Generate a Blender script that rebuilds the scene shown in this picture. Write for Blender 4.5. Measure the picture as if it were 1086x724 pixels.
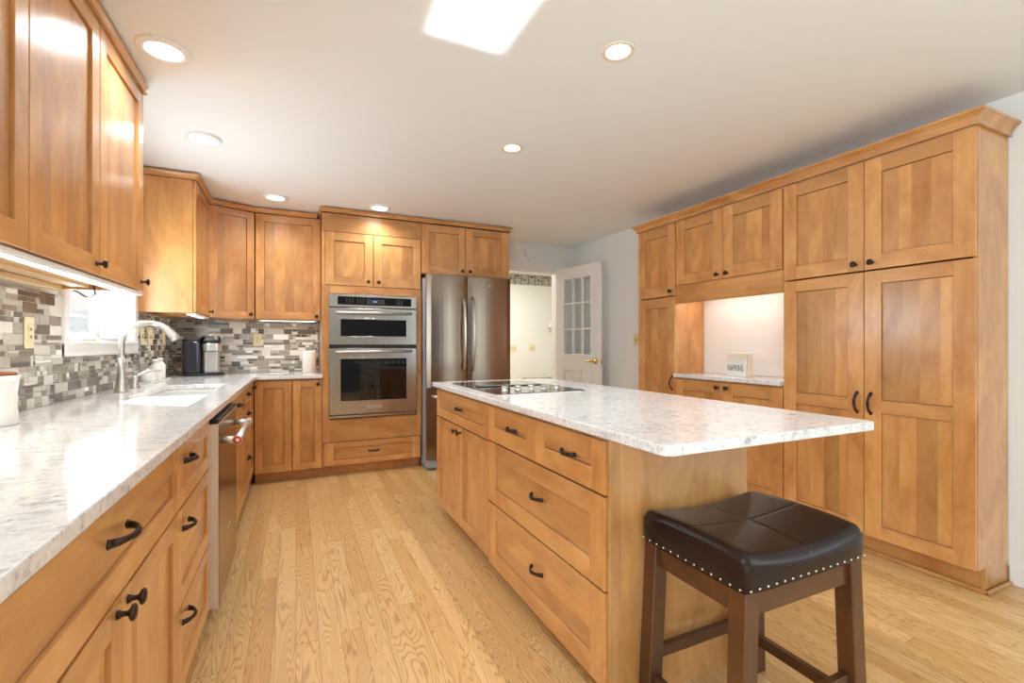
import bpy, bmesh, math, random
from mathutils import Vector, Matrix
for o in list(bpy.data.objects): bpy.data.objects.remove(o, do_unlink=True)
SC = bpy.context.scene; COL = SC.collection
R = math.radians; PI = math.pi
random.seed(7)

# ------------------------------------------------------------------ camera, world, light, exposure
cam = bpy.data.objects.new('camera', bpy.data.cameras.new('camera')); COL.objects.link(cam)
cam.location = (0, 0, 1.165); cam.rotation_euler = (R(90), 0, R(-24.86))
cam.data.sensor_width = 36; cam.data.lens = 495/1086*36; cam.data.shift_y = 3.5/1086
cam.data.clip_start = 0.02
SC.camera = cam
SC.view_settings.view_transform = 'Standard'; SC.view_settings.look = 'None'
SC.view_settings.gamma = 1; SC.view_settings.use_curve_mapping = False
SC.view_settings.exposure = 0.12
W = bpy.data.worlds.new('World'); SC.world = W; W.use_nodes = True
W.node_tree.nodes['Background'].inputs[0].default_value = (0.93, 0.97, 1.0, 1)
W.node_tree.nodes['Background'].inputs[1].default_value = 1.0
SC.cycles.max_bounces = 10; SC.cycles.diffuse_bounces = 6; SC.cycles.glossy_bounces = 5
SC.cycles.transparent_max_bounces = 12; SC.cycles.sample_clamp_indirect = 6
SC.cycles.use_denoising = True

def lamp(name, kind, loc, energy, color=(1, 1, 1), rot=(0, 0, 0), **kw):
    d = bpy.data.lights.new(name, kind); d.energy = energy; d.color = color
    for k, v in kw.items(): setattr(d, k, v)
    o = bpy.data.objects.new(name, d); COL.objects.link(o)
    o.location = loc; o.rotation_euler = rot
    return o
SUN_D = Vector((1.0, -0.886, -0.927*1.336))
sun = lamp('sun', 'SUN', (-4, 6, 5), 17.0, (1, 0.96, 0.9), angle=R(0.5))
sun.rotation_euler = SUN_D.to_track_quat('-Z', 'Y').to_euler()
# area lamps for daylight at the unseen windows added behind the camera
lamp('added_daylight_left', 'AREA', (-.97-.1, -1.5, 1.4), 118, (0.76, 0.895, 1.0), (R(90), 0, R(-90)), shape='RECTANGLE', size=2.4, size_y=1.7)
lamp('added_daylight_right', 'AREA', (3.2, -1.7, 1.35), 36, (0.76, 0.895, 1.0), (R(90), 0, R(90)), shape='RECTANGLE', size=2.2, size_y=1.7)
# daylight through the sink window
lamp('daylight_sink', 'AREA', (-1.14, 3.33, 1.48), 17, (0.88, 0.95, 1.0), (R(118), 0, R(-90)), shape='RECTANGLE', size=0.95, size_y=0.56)
# upward lamp added at floor level, standing in for sunlight the counter reflects
lamp('sun_bounce_stand_in', 'AREA', (0.617, 1.39, 0.03), 1.1, (1, 0.99, 0.96), (R(180), 0, 0), shape='RECTANGLE', size=0.318, size_y=0.79, spread=R(2.2))

# ------------------------------------------------------------------ materials
MATS = {}
class NT:
    def __init__(s, name):
        s.m = bpy.data.materials.new(name); s.m.use_nodes = True; s.t = s.m.node_tree
        s.b = s.t.nodes['Principled BSDF']
    def n(s, typ, **kw):
        nd = s.t.nodes.new(typ)
        for k, v in kw.items(): setattr(nd, k, v)
        return nd
    def l(s, a, b): s.t.links.new(a, b)
    def val(s, sock, v):
        if hasattr(v, 'is_output') or hasattr(v, 'links'): s.l(v, sock)
        else: sock.default_value = v
    def math(s, op, a, b=0.0, c=None):
        nd = s.n('ShaderNodeMath', operation=op); s.val(nd.inputs[0], a); s.val(nd.inputs[1], b)
        if c is not None: s.val(nd.inputs[2], c)
        return nd.outputs[0]
    def vmath(s, op, a, b):
        nd = s.n('ShaderNodeVectorMath', operation=op); s.val(nd.inputs[0], a); s.val(nd.inputs[1], b)
        return nd.outputs[0]
    def comb(s, x, y, z):
        nd = s.n('ShaderNodeCombineXYZ')
        for i, v in enumerate((x, y, z)): s.val(nd.inputs[i], v)
        return nd.outputs[0]
    def noise(s, vec, scale, detail=3, rough=0.5, dist=0.0):
        nd = s.n('ShaderNodeTexNoise'); s.l(vec, nd.inputs['Vector'])
        nd.inputs['Scale'].default_value = scale; nd.inputs['Detail'].default_value = detail
        nd.inputs['Roughness'].default_value = rough; nd.inputs['Distortion'].default_value = dist
        return nd.outputs[0]
    def ramp(s, fac, stops, interp='LINEAR'):
        nd = s.n('ShaderNodeValToRGB'); s.l(fac, nd.inputs[0]); cr = nd.color_ramp; cr.interpolation = interp
        while len(cr.elements) < len(stops): cr.elements.new(0.5)
        for e, (p, c) in zip(cr.elements, stops): e.position = p; e.color = (*c, 1)
        return nd.outputs[0]
    def mix(s, fac, a, b, mode='MIX'):
        nd = s.n('ShaderNodeMix', data_type='RGBA', blend_type=mode)
        s.val(nd.inputs[0], fac)
        for sock, v in ((nd.inputs[6], a), (nd.inputs[7], b)):
            if isinstance(v, tuple): sock.default_value = (*v, 1)
            else: s.l(v, sock)
        return nd.outputs[2]
def srgb(r, g, b):
    f = lambda c: (c/255/12.92) if c/255 <= 0.04045 else ((c/255+0.055)/1.055)**2.4
    return (f(r), f(g), f(b))
def plain(name, col, rough=0.5, metal=0.0, emit=None, coat=0.0, spec=0.5):
    k = NT(name); b = k.b
    b.inputs['Base Color'].default_value = (*col, 1); b.inputs['Roughness'].default_value = rough
    b.inputs['Metallic'].default_value = metal; b.inputs['Coat Weight'].default_value = coat
    b.inputs['Specular IOR Level'].default_value = spec
    if emit: b.inputs['Emission Color'].default_value = (*emit[0], 1); b.inputs['Emission Strength'].default_value = emit[1]
    MATS[name] = k.m; return k.m
def wood(name, light, dark, axis, rough=0.34, coat=0.75, vary=0.42, freq=1.0):
    k = NT(name)
    tc = k.n('ShaderNodeTexCoord').outputs['Object']
    rnd = k.n('ShaderNodeNewGeometry').outputs['Random Per Island']
    off = k.comb(k.math('MULTIPLY', rnd, 37.0), k.math('MULTIPLY', rnd, 91.0), k.math('MULTIPLY', rnd, 53.0))
    p = k.vmath('ADD', tc, off)
    sc = (1, 1, .1) if axis == 'v' else (.1, 1, 1) if axis == 'h' else (1, .1, 1)
    g = k.noise(k.vmath('MULTIPLY', p, tuple(c*freq for c in sc)), 42, 3, .5, .6)
    sb = (1, 1, .42) if axis == 'v' else (.42, 1, 1) if axis == 'h' else (1, .42, 1)
    big = k.noise(k.vmath('MULTIPLY', p, tuple(c*freq for c in sb)), 5.5, 4, .6, .9)
    f = k.math('ADD', k.math('MULTIPLY', g, .22), k.math('MULTIPLY', big, .90))
    mid = tuple((a+b)/2 for a, b in zip(light, dark))
    c = k.ramp(f, [(.30, dark), (.55, mid), (.82, light)])
    tone = k.math('ADD', k.math('MULTIPLY', rnd, vary), 1-vary*.55)
    hs = k.n('ShaderNodeHueSaturation'); k.l(c, hs.inputs['Color']); k.l(tone, hs.inputs['Value'])
    k.l(hs.outputs[0], k.b.inputs['Base Color'])
    k.b.inputs['Roughness'].default_value = rough
    k.b.inputs['Coat Weight'].default_value = coat; k.b.inputs['Coat Roughness'].default_value = .18
    MATS[name] = k.m; return k.m
WL, WD = srgb(222, 168, 104), srgb(170, 108, 52)
WV = wood('maple_upright_grain', WL, WD, 'v')
WH = wood('maple_level_grain', WL, WD, 'h')
WY = wood('maple_depth_grain', WL, WD, 'y')
MAPLE = [WV, WH, WY]
INNER = plain('cabinet_interior', srgb(226, 196, 150), .45)
STOOLW = wood('stool_walnut', srgb(98, 56, 24), srgb(48, 25, 10), 'v', .4, .2)
BRONZE = plain('oil_rubbed_bronze', srgb(62, 50, 45), .32, .7)
WALLP = plain('wall_paint', srgb(234, 237, 235), .75)
HALLP = plain('hall_paint', srgb(230, 231, 224), .75)
CEILP = plain('ceiling_paint', srgb(240, 245, 249), .85)
TRIMW = plain('white_trim', srgb(240, 240, 238), .35)
STEEL = None
def brushed(name, col, rough, axis):
    k = NT(name); tc = k.n('ShaderNodeTexCoord').outputs['Object']
    sc = (400, 400, 3) if axis == 'v' else (3, 400, 400)
    g = k.noise(k.vmath('MULTIPLY', tc, sc), 1, 2)
    k.l(k.math('ADD', k.math('MULTIPLY', g, .06), rough-.03), k.b.inputs['Roughness'])
    k.b.inputs['Base Color'].default_value = (*col, 1); k.b.inputs['Metallic'].default_value = 1
    w = k.noise(tc, 2.2, 1)
    bp = k.n('ShaderNodeBump'); bp.inputs['Strength'].default_value = .12; bp.inputs['Distance'].default_value = .02
    k.l(w, bp.inputs['Height']); k.l(bp.outputs[0], k.b.inputs['Normal'])
    MATS[name] = k.m; return k.m
STEEL = brushed('brushed_steel_level', srgb(196, 190, 182), .26, 'h')
STEELV = brushed('brushed_steel_upright', srgb(150, 135, 120), .22, 'v')
NICKEL = plain('brushed_nickel', srgb(214, 212, 208), .34, 1.0)
CHROME = plain('bright_steel', srgb(228, 226, 222), .3, 1.0)
BLACKG = plain('black_glass', (.006, .006, .007), .04, 0, coat=.5)
BLACK = plain('black_plastic', (.012, .012, .013), .35)
GREY = plain('grey_enamel', srgb(150, 154, 162), .45)
BRASS = plain('brass', srgb(214, 176, 92), .2, 1.0)
CERAM = plain('white_ceramic', srgb(238, 238, 234), .18, coat=.4)
SINKM = plain('white_sink', srgb(206, 204, 200), .2, coat=.3)
ALMOND = plain('almond_plastic', srgb(226, 214, 176), .35)
IVORY = plain('switch_dark_slot', srgb(70, 62, 48), .4)
PAPER = plain('paper', srgb(240, 238, 232), .85)
CREAM = plain('cream_napkin', srgb(238, 226, 204), .85)
INK = plain('black_ink', (.02, .02, .02), .6)
RED = plain('red_enamel', srgb(206, 32, 40), .35)
LENS = plain('lamp_lens', (1, 1, 1), .5, emit=((1, 1, 1), 5.0))
WARML = plain('warm_bulb', (1, 1, 1), .5, emit=((1, .8, .55), 9.0))
BAFFLE = plain('baffle', srgb(236, 226, 210), .4)
LED = plain('led_strip', (1, 1, 1), .5, emit=((1, .97, .93), 2.6))
SHADE = plain('lamp_shade_glass', srgb(232, 226, 208), .4)
DISP = plain('display_lit', (.01, .01, .02), .2, emit=((.35, .45, 1), 1.2))
GLYPH = plain('panel_glyphs', srgb(190, 190, 190), .5)
SILVER = plain('nailhead_silver', srgb(205, 205, 205), .25, 1.0)
LIDW = plain('wood_lid', srgb(140, 72, 40), .45)
TANK = plain('smoky_tank', (.035, .035, .055), .05, coat=.6)
DARKT = plain('dark_top', srgb(56, 50, 46), .4)
def glass(name, tint=(1, 1, 1), amount=.12):
    k = NT(name); t = k.t; t.nodes.remove(k.b)
    out = t.nodes['Material Output']; tr = k.n('ShaderNodeBsdfTransparent'); tr.inputs[0].default_value = (*tint, 1)
    gl = k.n('ShaderNodeBsdfGlossy'); gl.inputs['Roughness'].default_value = .02
    lw = k.n('ShaderNodeLayerWeight'); lw.inputs[0].default_value = .5; fr = k.n('ShaderNodeMath', operation='MULTIPLY_ADD'); pw = k.math('POWER', lw.outputs['Facing'], 4.0); k.l(pw, fr.inputs[0]); fr.inputs[1].default_value = .3; fr.inputs[2].default_value = .04
    mx = k.n('ShaderNodeMixShader'); k.l(fr.outputs[0], mx.inputs[0]); k.l(tr.outputs[0], mx.inputs[1]); k.l(gl.outputs[0], mx.inputs[2])
    k.l(mx.outputs[0], out.inputs[0]); MATS[name] = k.m; return k.m
GLASS = glass('window_glass', (.97, .98, .98))
def quartz():
    k = NT('white_quartz'); tc = k.n('ShaderNodeTexCoord').outputs['Object']
    a = k.noise(k.vmath('MULTIPLY', tc, (.8, 1.2, 1)), 48, 6, .7, .9)
    b = k.noise(tc, 9, 4, .65, .6)
    v = k.noise(tc, 130, 2, .6)
    f = k.math('ADD', k.math('MULTIPLY', a, .8), k.math('MULTIPLY', b, .2))
    c = k.ramp(f, [(.35, srgb(172, 171, 172)), (.43, srgb(210, 210, 210)), (.49, srgb(230, 230, 229)), (.62, srgb(240, 240, 238))])
    c = k.mix(k.math('MULTIPLY', k.math('GREATER_THAN', v, .66), .25), c, srgb(170, 160, 152))
    k.l(c, k.b.inputs['Base Color']); k.b.inputs['Roughness'].default_value = .07
    MATS['quartz'] = k.m; return k.m
QUARTZ = quartz()
def oak():
    k = NT('oak_strip_floor'); tc = k.n('ShaderNodeTexCoord').outputs['Object']
    sp = k.n('ShaderNodeSeparateXYZ'); k.l(tc, sp.inputs[0]); x, y = sp.outputs[0], sp.outputs[1]
    w, L = .083, .95
    xr = k.math('DIVIDE', x, w); row = k.math('FLOOR', xr); fx = k.math('FRACT', xr)
    wn = k.n('ShaderNodeTexWhiteNoise', noise_dimensions='1D'); k.l(row, wn.inputs['W'])
    yr = k.math('DIVIDE', k.math('ADD', y, k.math('MULTIPLY', wn.outputs[0], 3.1)), L)
    idx = k.math('FLOOR', yr); fy = k.math('FRACT', yr)
    w2 = k.n('ShaderNodeTexWhiteNoise', noise_dimensions='2D'); k.l(k.comb(row, idx, 0), w2.inputs['Vector'])
    rnd = w2.outputs[0]
    off = k.comb(k.math('MULTIPLY', rnd, 41), k.math('MULTIPLY', rnd, 77), 0)
    p = k.vmath('ADD', tc, off)
    # cathedral figure: contour lines of a stretched noise, plus fine pores
    n1 = k.noise(k.vmath('MULTIPLY', p, (9, .9, 1)), 1, 2, .5, .3)
    rings = k.math('FRACT', k.math('MULTIPLY', n1, 34))
    tri = k.math('ABSOLUTE', k.math('SUBTRACT', rings, .5))
    pore = k.noise(k.vmath('MULTIPLY', p, (240, 9, 1)), 1, 3, .6)
    base = k.ramp(rnd, [(0, srgb(206, 164, 104)), (.3, srgb(222, 184, 124)), (.65, srgb(232, 198, 140)), (1, srgb(214, 174, 112))])
    line = k.math('SUBTRACT', 1.0, k.math('MINIMUM', 1.0, k.math('MULTIPLY', tri, 4.0)))
    c = k.mix(k.math('MULTIPLY', line, .62), base, srgb(160, 106, 50))
    c = k.mix(k.math('MULTIPLY', pore, .26), c, srgb(188, 138, 78))
    seam = k.math('MAXIMUM', k.math('GREATER_THAN', k.math('ABSOLUTE', k.math('SUBTRACT', fx, .5)), .487),
                  k.math('GREATER_THAN', k.math('ABSOLUTE', k.math('SUBTRACT', fy, .5)), .4985))
    c = k.mix(k.math('MULTIPLY', seam, .55), c, srgb(120, 76, 36))
    k.l(c, k.b.inputs['Base Color']); k.b.inputs['Roughness'].default_value = .30
    k.b.inputs['Coat Weight'].default_value = .15; k.b.inputs['Coat Roughness'].default_value = .15
    bp = k.n('ShaderNodeBump'); bp.inputs['Strength'].default_value = .25; bp.inputs['Distance'].default_value = .001
    k.l(k.math('MULTIPLY', seam, -1), bp.inputs['Height']); k.l(bp.outputs[0], k.b.inputs['Normal'])
    return k.m
OAK = oak()
def leather():
    k = NT('brown_leather'); tc = k.n('ShaderNodeTexCoord').outputs['Object']
    n = k.noise(tc, 6, 3); f = k.noise(tc, 320, 2)
    k.l(k.ramp(n, [(.3, srgb(26, 17, 15)), (.7, srgb(42, 28, 24))]), k.b.inputs['Base Color'])
    k.b.inputs['Roughness'].default_value = .27; k.b.inputs['Specular IOR Level'].default_value = .22; k.b.inputs['Coat Weight'].default_value = .05
    bp = k.n('ShaderNodeBump'); bp.inputs['Strength'].default_value = .12; bp.inputs['Distance'].default_value = .001
    k.l(f, bp.inputs['Height']); k.l(bp.outputs[0], k.b.inputs['Normal']); return k.m
LEATHER = leather()
def tile_mats():
    cs = [(156, 150, 138), (112, 102, 90), (190, 187, 177), (90, 85, 80), (208, 207, 200), (168, 160, 146), (134, 125, 113), (244, 243, 238)]
    out = [plain('grout', srgb(222, 220, 213), .8)]
    for i, c in enumerate(cs):
        k = NT('mosaic_tile_%s' % 'abcdefgh'[i]); tc = k.n('ShaderNodeTexCoord').outputs['Object']
        rnd = k.n('ShaderNodeNewGeometry').outputs['Random Per Island']
        n = k.noise(k.vmath('MULTIPLY', tc, (6, 6, 38)), 1, 3, .5, 1.5)
        tone = k.math('ADD', k.math('MULTIPLY', rnd, .3), k.math('ADD', k.math('MULTIPLY', n, .35), .74))
        hs = k.n('ShaderNodeHueSaturation'); hs.inputs['Color'].default_value = (*srgb(*c), 1); k.l(tone, hs.inputs['Value'])
        k.l(hs.outputs[0], k.b.inputs['Base Color']); k.b.inputs['Roughness'].default_value = .14 if i != 2 else .35
        out.append(k.m)
    return out
TILES = tile_mats()
def wallpaper():
    k = NT('wallpaper_border'); tc = k.n('ShaderNodeTexCoord').outputs['Object']
    sp = k.n('ShaderNodeSeparateXYZ'); k.l(tc, sp.inputs[0])
    fx = k.math('FRACT', k.math('DIVIDE', sp.outputs[0], .135)); alt = k.math('FRACT', k.math('DIVIDE', sp.outputs[0], .27))
    edge = k.math('GREATER_THAN', k.math('ABSOLUTE', k.math('SUBTRACT', fx, .5)), .46)
    n = k.noise(tc, 26, 3)
    c = k.ramp(n, [(.3, srgb(128, 124, 112)), (.7, srgb(206, 202, 190))])
    dx = k.math('SUBTRACT', fx, .5); dz = k.math('DIVIDE', sp.outputs[2], .135)
    d = k.math('SQRT', k.math('ADD', k.math('MULTIPLY', dx, dx), k.math('MULTIPLY', dz, dz)))
    blot = k.math('MULTIPLY', k.math('LESS_THAN', d, .13), k.math('LESS_THAN', alt, .5))
    bar = k.math('MULTIPLY', k.math('MULTIPLY', k.math('LESS_THAN', k.math('ABSOLUTE', k.math('SUBTRACT', dz, .42)), .07), k.math('LESS_THAN', k.math('ABSOLUTE', dx), .3)), k.math('GREATER_THAN', alt, .5))
    c = k.mix(k.math('MAXIMUM', edge, k.math('MAXIMUM', blot, bar)), c, srgb(52, 46, 40))
    k.l(c, k.b.inputs['Base Color']); k.b.inputs['Roughness'].default_value = .8
    return k.m
BORDER = wallpaper()

# ------------------------------------------------------------------ geometry helpers
class MB:
    def __init__(s): s.bm = bmesh.new()
    def box(s, x0, x1, y0, y1, z0, z1, mi=0, bev=.0012):
        r = bmesh.ops.create_cube(s.bm, size=1); vs = r['verts']
        for v in vs:
            v.co = Vector((x0+(v.co.x+.5)*(x1-x0), y0+(v.co.y+.5)*(y1-y0), z0+(v.co.z+.5)*(z1-z0)))
        fs = {f for v in vs for f in v.link_faces}
        for f in fs: f.material_index = mi
        if bev:
            es = {e for v in vs for e in v.link_edges}
            b = min(bev, .3*min(abs(x1-x0), abs(y1-y0), abs(z1-z0)))
            rr = bmesh.ops.bevel(s.bm, geom=list(es), offset=b, segments=1, affect='EDGES', profile=.5)
            for f in rr['faces']: f.material_index = mi
        return s
    def beam(s, a, b, wx, wy, mi=0):     # four-sided bar with level ends between two points
        a, b = Vector(a), Vector(b); q = []
        for c, (ux, uy) in ((a, (wx, wy)), (b, (wx, wy))):
            q.append([s.bm.verts.new(c+Vector((sx*ux/2, sy*uy/2, 0))) for sx, sy in ((-1, -1), (1, -1), (1, 1), (-1, 1))])
        fs = [s.bm.faces.new(q[0][::-1]), s.bm.faces.new(q[1])]
        for i in range(4): fs.append(s.bm.faces.new((q[0][i], q[0][(i+1) % 4], q[1][(i+1) % 4], q[1][i])))
        for f in fs: f.material_index = mi
        es = {e for f in fs for e in f.edges}
        rr = bmesh.ops.bevel(s.bm, geom=list(es), offset=.003, segments=1, affect='EDGES', profile=.5)
        for f in rr['faces']: f.material_index = mi
        return s
    def bridge(s, rings, mi=0, close=True, caps=True, smooth=True):
        for a, b in zip(rings, rings[1:]):
            n = len(a)
            for i in range(n if close else n-1):
                f = s.bm.faces.new((a[i], a[(i+1) % n], b[(i+1) % n], b[i])); f.material_index = mi; f.smooth = smooth
        if caps:
            for r in (rings[0][::-1], rings[-1]):
                try: f = s.bm.faces.new(r); f.material_index = mi
                except ValueError: pass
    def lathe(s, prof, c=(0, 0, 0), axis='z', seg=28, mi=0, caps=True, smooth=True):
        rings = []
        for r, h in prof:
            ring = []
            for i in range(seg):
                t = 2*PI*i/seg; a, b = max(r, 1e-4)*math.cos(t), max(r, 1e-4)*math.sin(t)
                p = {'z': (a, b, h), 'y': (a, h, -b), '-y': (a, -h, b), 'x': (h, a, b)}[axis]
                ring.append(s.bm.verts.new(Vector(c)+Vector(p)))
            rings.append(ring)
        s.bridge(rings, mi, True, caps, smooth); return s
    def tube(s, pts, rad, seg=12, mi=0, flat=None, up=(0, 0, 1), caps=True):
        pts = [Vector(p) for p in pts]; n = len(pts); rings = []
        rr = rad if isinstance(rad, (list, tuple)) else [rad]*n
        for i, p in enumerate(pts):
            t = (pts[min(i+1, n-1)]-pts[max(i-1, 0)]).normalized()
            u = Vector(up)
            if abs(t.dot(u)) > .95: u = Vector((1, 0, 0)) if abs(t.x) < .9 else Vector((0, 1, 0))
            a = t.cross(u).normalized(); b = a.cross(t).normalized()
            ka, kb = (1, 1) if not flat else flat
            rings.append([s.bm.verts.new(p+a*math.cos(2*PI*k/seg)*rr[i]*ka+b*math.sin(2*PI*k/seg)*rr[i]*kb) for k in range(seg)])
        s.bridge(rings, mi, True, caps); return s
    def prism(s, poly, z0, z1, mi=0, holes=(), bev=0):
        bm = bmesh.new(); es = []
        for lp in (poly, *holes):
            vs = [bm.verts.new((p[0], p[1], z1)) for p in lp]
            for i in range(len(vs)): es.append(bm.edges.new((vs[i], vs[(i+1) % len(vs)])))
        if holes: bmesh.ops.triangle_fill(bm, use_beauty=True, use_dissolve=False, edges=es)
        else: bm.faces.new(bm.verts[:])
        bmesh.ops.recalc_face_normals(bm, faces=bm.faces[:])
        if bm.faces[:][0].normal.z < 0: bmesh.ops.reverse_faces(bm, faces=bm.faces[:])
        top = bm.faces[:]
        r = bmesh.ops.extrude_face_region(bm, geom=top)
        for v in [g for g in r['geom'] if isinstance(g, bmesh.types.BMVert)]: v.co.z = z0
        bmesh.ops.recalc_face_normals(bm, faces=bm.faces[:])
        if bev:
            e2 = [e for e in bm.edges if len(e.link_faces) == 2 and e.calc_face_angle(0) > .8 and abs(e.verts[0].co.z-e.verts[1].co.z) < 1e-6]
            bmesh.ops.bevel(bm, geom=e2, offset=bev, segments=2, affect='EDGES', profile=.5)
        for f in bm.faces: f.material_index = mi
        me = bpy.data.meshes.new('tmp'); bm.to_mesh(me); bm.free()
        k = len(s.bm.faces); s.bm.from_mesh(me); bpy.data.meshes.remove(me)
        return s
    def build(s, name, mats, parent=None, loc=None, normals=True):
        if normals: bmesh.ops.recalc_face_normals(s.bm, faces=s.bm.faces[:])
        me = bpy.data.meshes.new(name); s.bm.to_mesh(me); s.bm.free()
        for m in (mats if isinstance(mats, list) else [mats]): me.materials.append(m)
        o = bpy.data.objects.new(name, me); COL.objects.link(o)
        if parent: o.parent = parent
        if loc: o.location = loc
        return o
def thing(name, label, cat, loc=(0, 0, 0), rz=0.0, group=None):
    o = bpy.data.objects.new(name, None); COL.objects.link(o); o.location = loc; o.rotation_euler = (0, 0, rz)
    o.empty_display_size = .05; return tag(o, label, cat, group)
def tag(o, label, cat, group=None):
    o['label'] = label; o['category'] = cat
    if group: o['group'] = group
    return o
def struct(name, mb, mats):
    o = mb.build(name, mats); o['kind'] = 'structure'; return o
def use(name, me, parent, loc, rot=(0, 0, 0)):
    o = bpy.data.objects.new(name, me); COL.objects.link(o); o.parent = parent; o.location = loc; o.rotation_euler = rot
    return o
def text(name, body, size, mat, parent, loc, rot, align='CENTER', ext=.0004, sx=1.0, bold=0):
    cu = bpy.data.curves.new(name, 'FONT'); cu.body = body; cu.size = size; cu.align_x = align; cu.align_y = 'CENTER'; cu.extrude = ext; cu.offset = bold
    t = bpy.data.objects.new(name, cu); COL.objects.link(t)
    bpy.context.view_layer.update()
    me = bpy.data.meshes.new_from_object(t.evaluated_get(bpy.context.evaluated_depsgraph_get()))
    bpy.data.objects.remove(t, do_unlink=True)
    for v in me.vertices: v.co.x *= sx
    me.materials.clear(); me.materials.append(mat)
    return use(name, me, parent, loc, rot)
def rounded(x0, x1, y0, y1, rs, n=5):     # rs: radius at (x0,y0),(x1,y0),(x1,y1),(x0,y1)
    out = []
    for (cx, cy, sx, sy, a0), r in zip(((x0, y0, 1, 1, 180), (x1, y0, -1, 1, 270), (x1, y1, -1, -1, 0), (x0, y1, 1, -1, 90)), rs):
        if r < 1e-4: out.append((cx, cy)); continue
        for i in range(n+1):
            t = R(a0+90*i/n); out.append((cx+sx*r+r*math.cos(t), cy+sy*r+r*math.sin(t)))
    return out

# ------------------------------------------------------------------ room shell
CH = 2.38; XL, XR, YB, YF = -.97, 3.165, 5.0, -3.4
m = MB().box(XL-.15, 4.6, YF-.15, 7.4, -.1, 0, bev=0); struct('floor', m, OAK)
cans = [(1.212, 1.57), (1.213, 2.617)]
circ = lambda x, y, r, n=28: [(x+r*math.cos(2*PI*i/n), y+r*math.sin(2*PI*i/n)) for i in range(n)]
m = MB().prism([(XL-.15, YF-.15), (4.6, YF-.15), (4.6, 7.4), (XL-.15, 7.4)], CH, CH+.12, holes=[circ(x, y, .052) for x, y in cans])
struct('ceiling', m, CEILP)
WY0, WY1, WZ0, WZ1 = 2.83, 3.80, 1.185, 1.78      # opening of the sink window
def wall_x(name, x0, x1, y0, y1, holes, mat):
    m = MB(); ys = sorted(holes); cur = y0
    for (a, b, z0, z1) in ys:
        m.box(x0, x1, cur, a, 0, CH, bev=0)
        if z0 > 0: m.box(x0, x1, a, b, 0, z0, bev=0)
        m.box(x0, x1, a, b, z1, CH, bev=0); cur = b
    m.box(x0, x1, cur, y1, 0, CH, bev=0); return struct(name, m, mat)
def wall_y(name, y0, y1, x0, x1, holes, mat):
    m = MB(); cur = x0
    for (a, b, z0, z1) in sorted(holes):
        m.box(cur, a, y0, y1, 0, CH, bev=0)
        if z0 > 0: m.box(a, b, y0, y1, 0, z0, bev=0)
        m.box(a, b, y0, y1, z1, CH, bev=0); cur = b
    m.box(cur, x1, y0, y1, 0, CH, bev=0); return struct(name, m, mat)
wall_x('wall_left', XL-.15, XL, YF, YB+.12, [(-2.7, -.3, .5, 2.25), (WY0, WY1, WZ0, WZ1)], WALLP)
wall_x('wall_right', XR, XR+.12, YF, YB+.12, [(-2.8, -.6, .5, 2.2)], WALLP)
DX0, DX1, DZ = 2.17, 2.935, 2.055
wall_y('wall_back', YB, YB+.12, XL, XR, [(DX0, DX1, 0, DZ)], WALLP)
wall_y('wall_front', YF-.15, YF, XL-.15, XR+.12, [], plain('dark_wall_paint', srgb(84, 80, 76), .75))
wall_y('wall_hall_back', 7.2, 7.35, .9, 4.6, [], HALLP)
wall_x('wall_hall_left', .8, .9, YB+.12, 7.35, [], HALLP)
wall_x('wall_hall_right', 4.5, 4.6, YB+.12, 7.35, [], HALLP)
wall_y('wall_hall_front', YB+.02, YB+.12, XR+.13, 4.6, [], HALLP)
lamp('hall_fill', 'AREA', (2.6, 6.2, 2.34), 40, (1, .97, .95), (0, 0, 0), shape='DISK', size=.5)  # unseen lamp added to light the hall, no fixture modelled
struct('trim_hall_border', MB().box(.9, 4.5, -.003, .0, -.09, .09, bev=0), BORDER).location = (0, 7.2, CH-.095)
# baseboards
def base(name, *a):
    m = MB().box(*a[:4], 0, .095, bev=.004); struct(name, m, TRIMW)
base('baseboard_right', XR-.014, XR, YF, 1.045)
base('baseboard_right_far', XR-.014, XR, 3.40, YB)
base('baseboard_hall', .9, 4.5, 7.186, 7.2)
# doorway casing
m = MB(); m.box(DX1, DX1+.085, YB-.02, YB, 0, DZ+.085, bev=.004); m.box(DX0-.085, DX0, YB-.02, YB, 0, DZ+.085, bev=.004)
m.box(DX0-.095, DX1+.095, YB-.024, YB, DZ, DZ+.10, bev=.004)
m.box(DX1-.015, DX1, YB, YB+.12, 0, DZ, bev=.002); m.box(DX0, DX0+.015, YB, YB+.12, 0, DZ, bev=.002); m.box(DX0, DX1, YB, YB+.12, DZ-.015, DZ, bev=.002)
struct('trim_doorway', m, TRIMW)
# sink window: casing, stool, frame with two sashes, glass
wn = bpy.data.objects.new('window_1', None); COL.objects.link(wn); wn['kind'] = 'structure'
m = MB(); cw = .05
m.box(XL, XL+.018, WY0-cw, WY0, WZ0-.075, WZ1+.06, bev=.003); m.box(XL, XL+.018, WY1, WY1+cw+.015, WZ0-.075, WZ1+.06, bev=.003)
m.box(XL, XL+.018, WY0, WY1, WZ1, WZ1+.06, bev=.003); m.box(XL, XL+.02, WY0-cw, WY1+cw+.015, WZ0-.075, WZ0-.012, bev=.003)
m.box(XL-.12, XL+.035, WY0-.01, WY1+.01, WZ0-.018, WZ0, bev=.004)
m.build('window_frame', TRIMW, wn)
m = MB(); ymid = 3.45
for a, b in ((WY0, ymid), (ymid, WY1)):
    m.box(XL-.10, XL-.065, a, a+.028, WZ0, WZ1, bev=.003); m.box(XL-.10, XL-.065, b-.028, b, WZ0, WZ1, bev=.003)
    m.box(XL-.10, XL-.065, a+.028, b-.028, WZ0, WZ0+.022, bev=.003); m.box(XL-.10, XL-.065, a+.028, b-.028, WZ1-.022, WZ1, bev=.003)
m.build('window_sash', TRIMW, wn)
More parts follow.
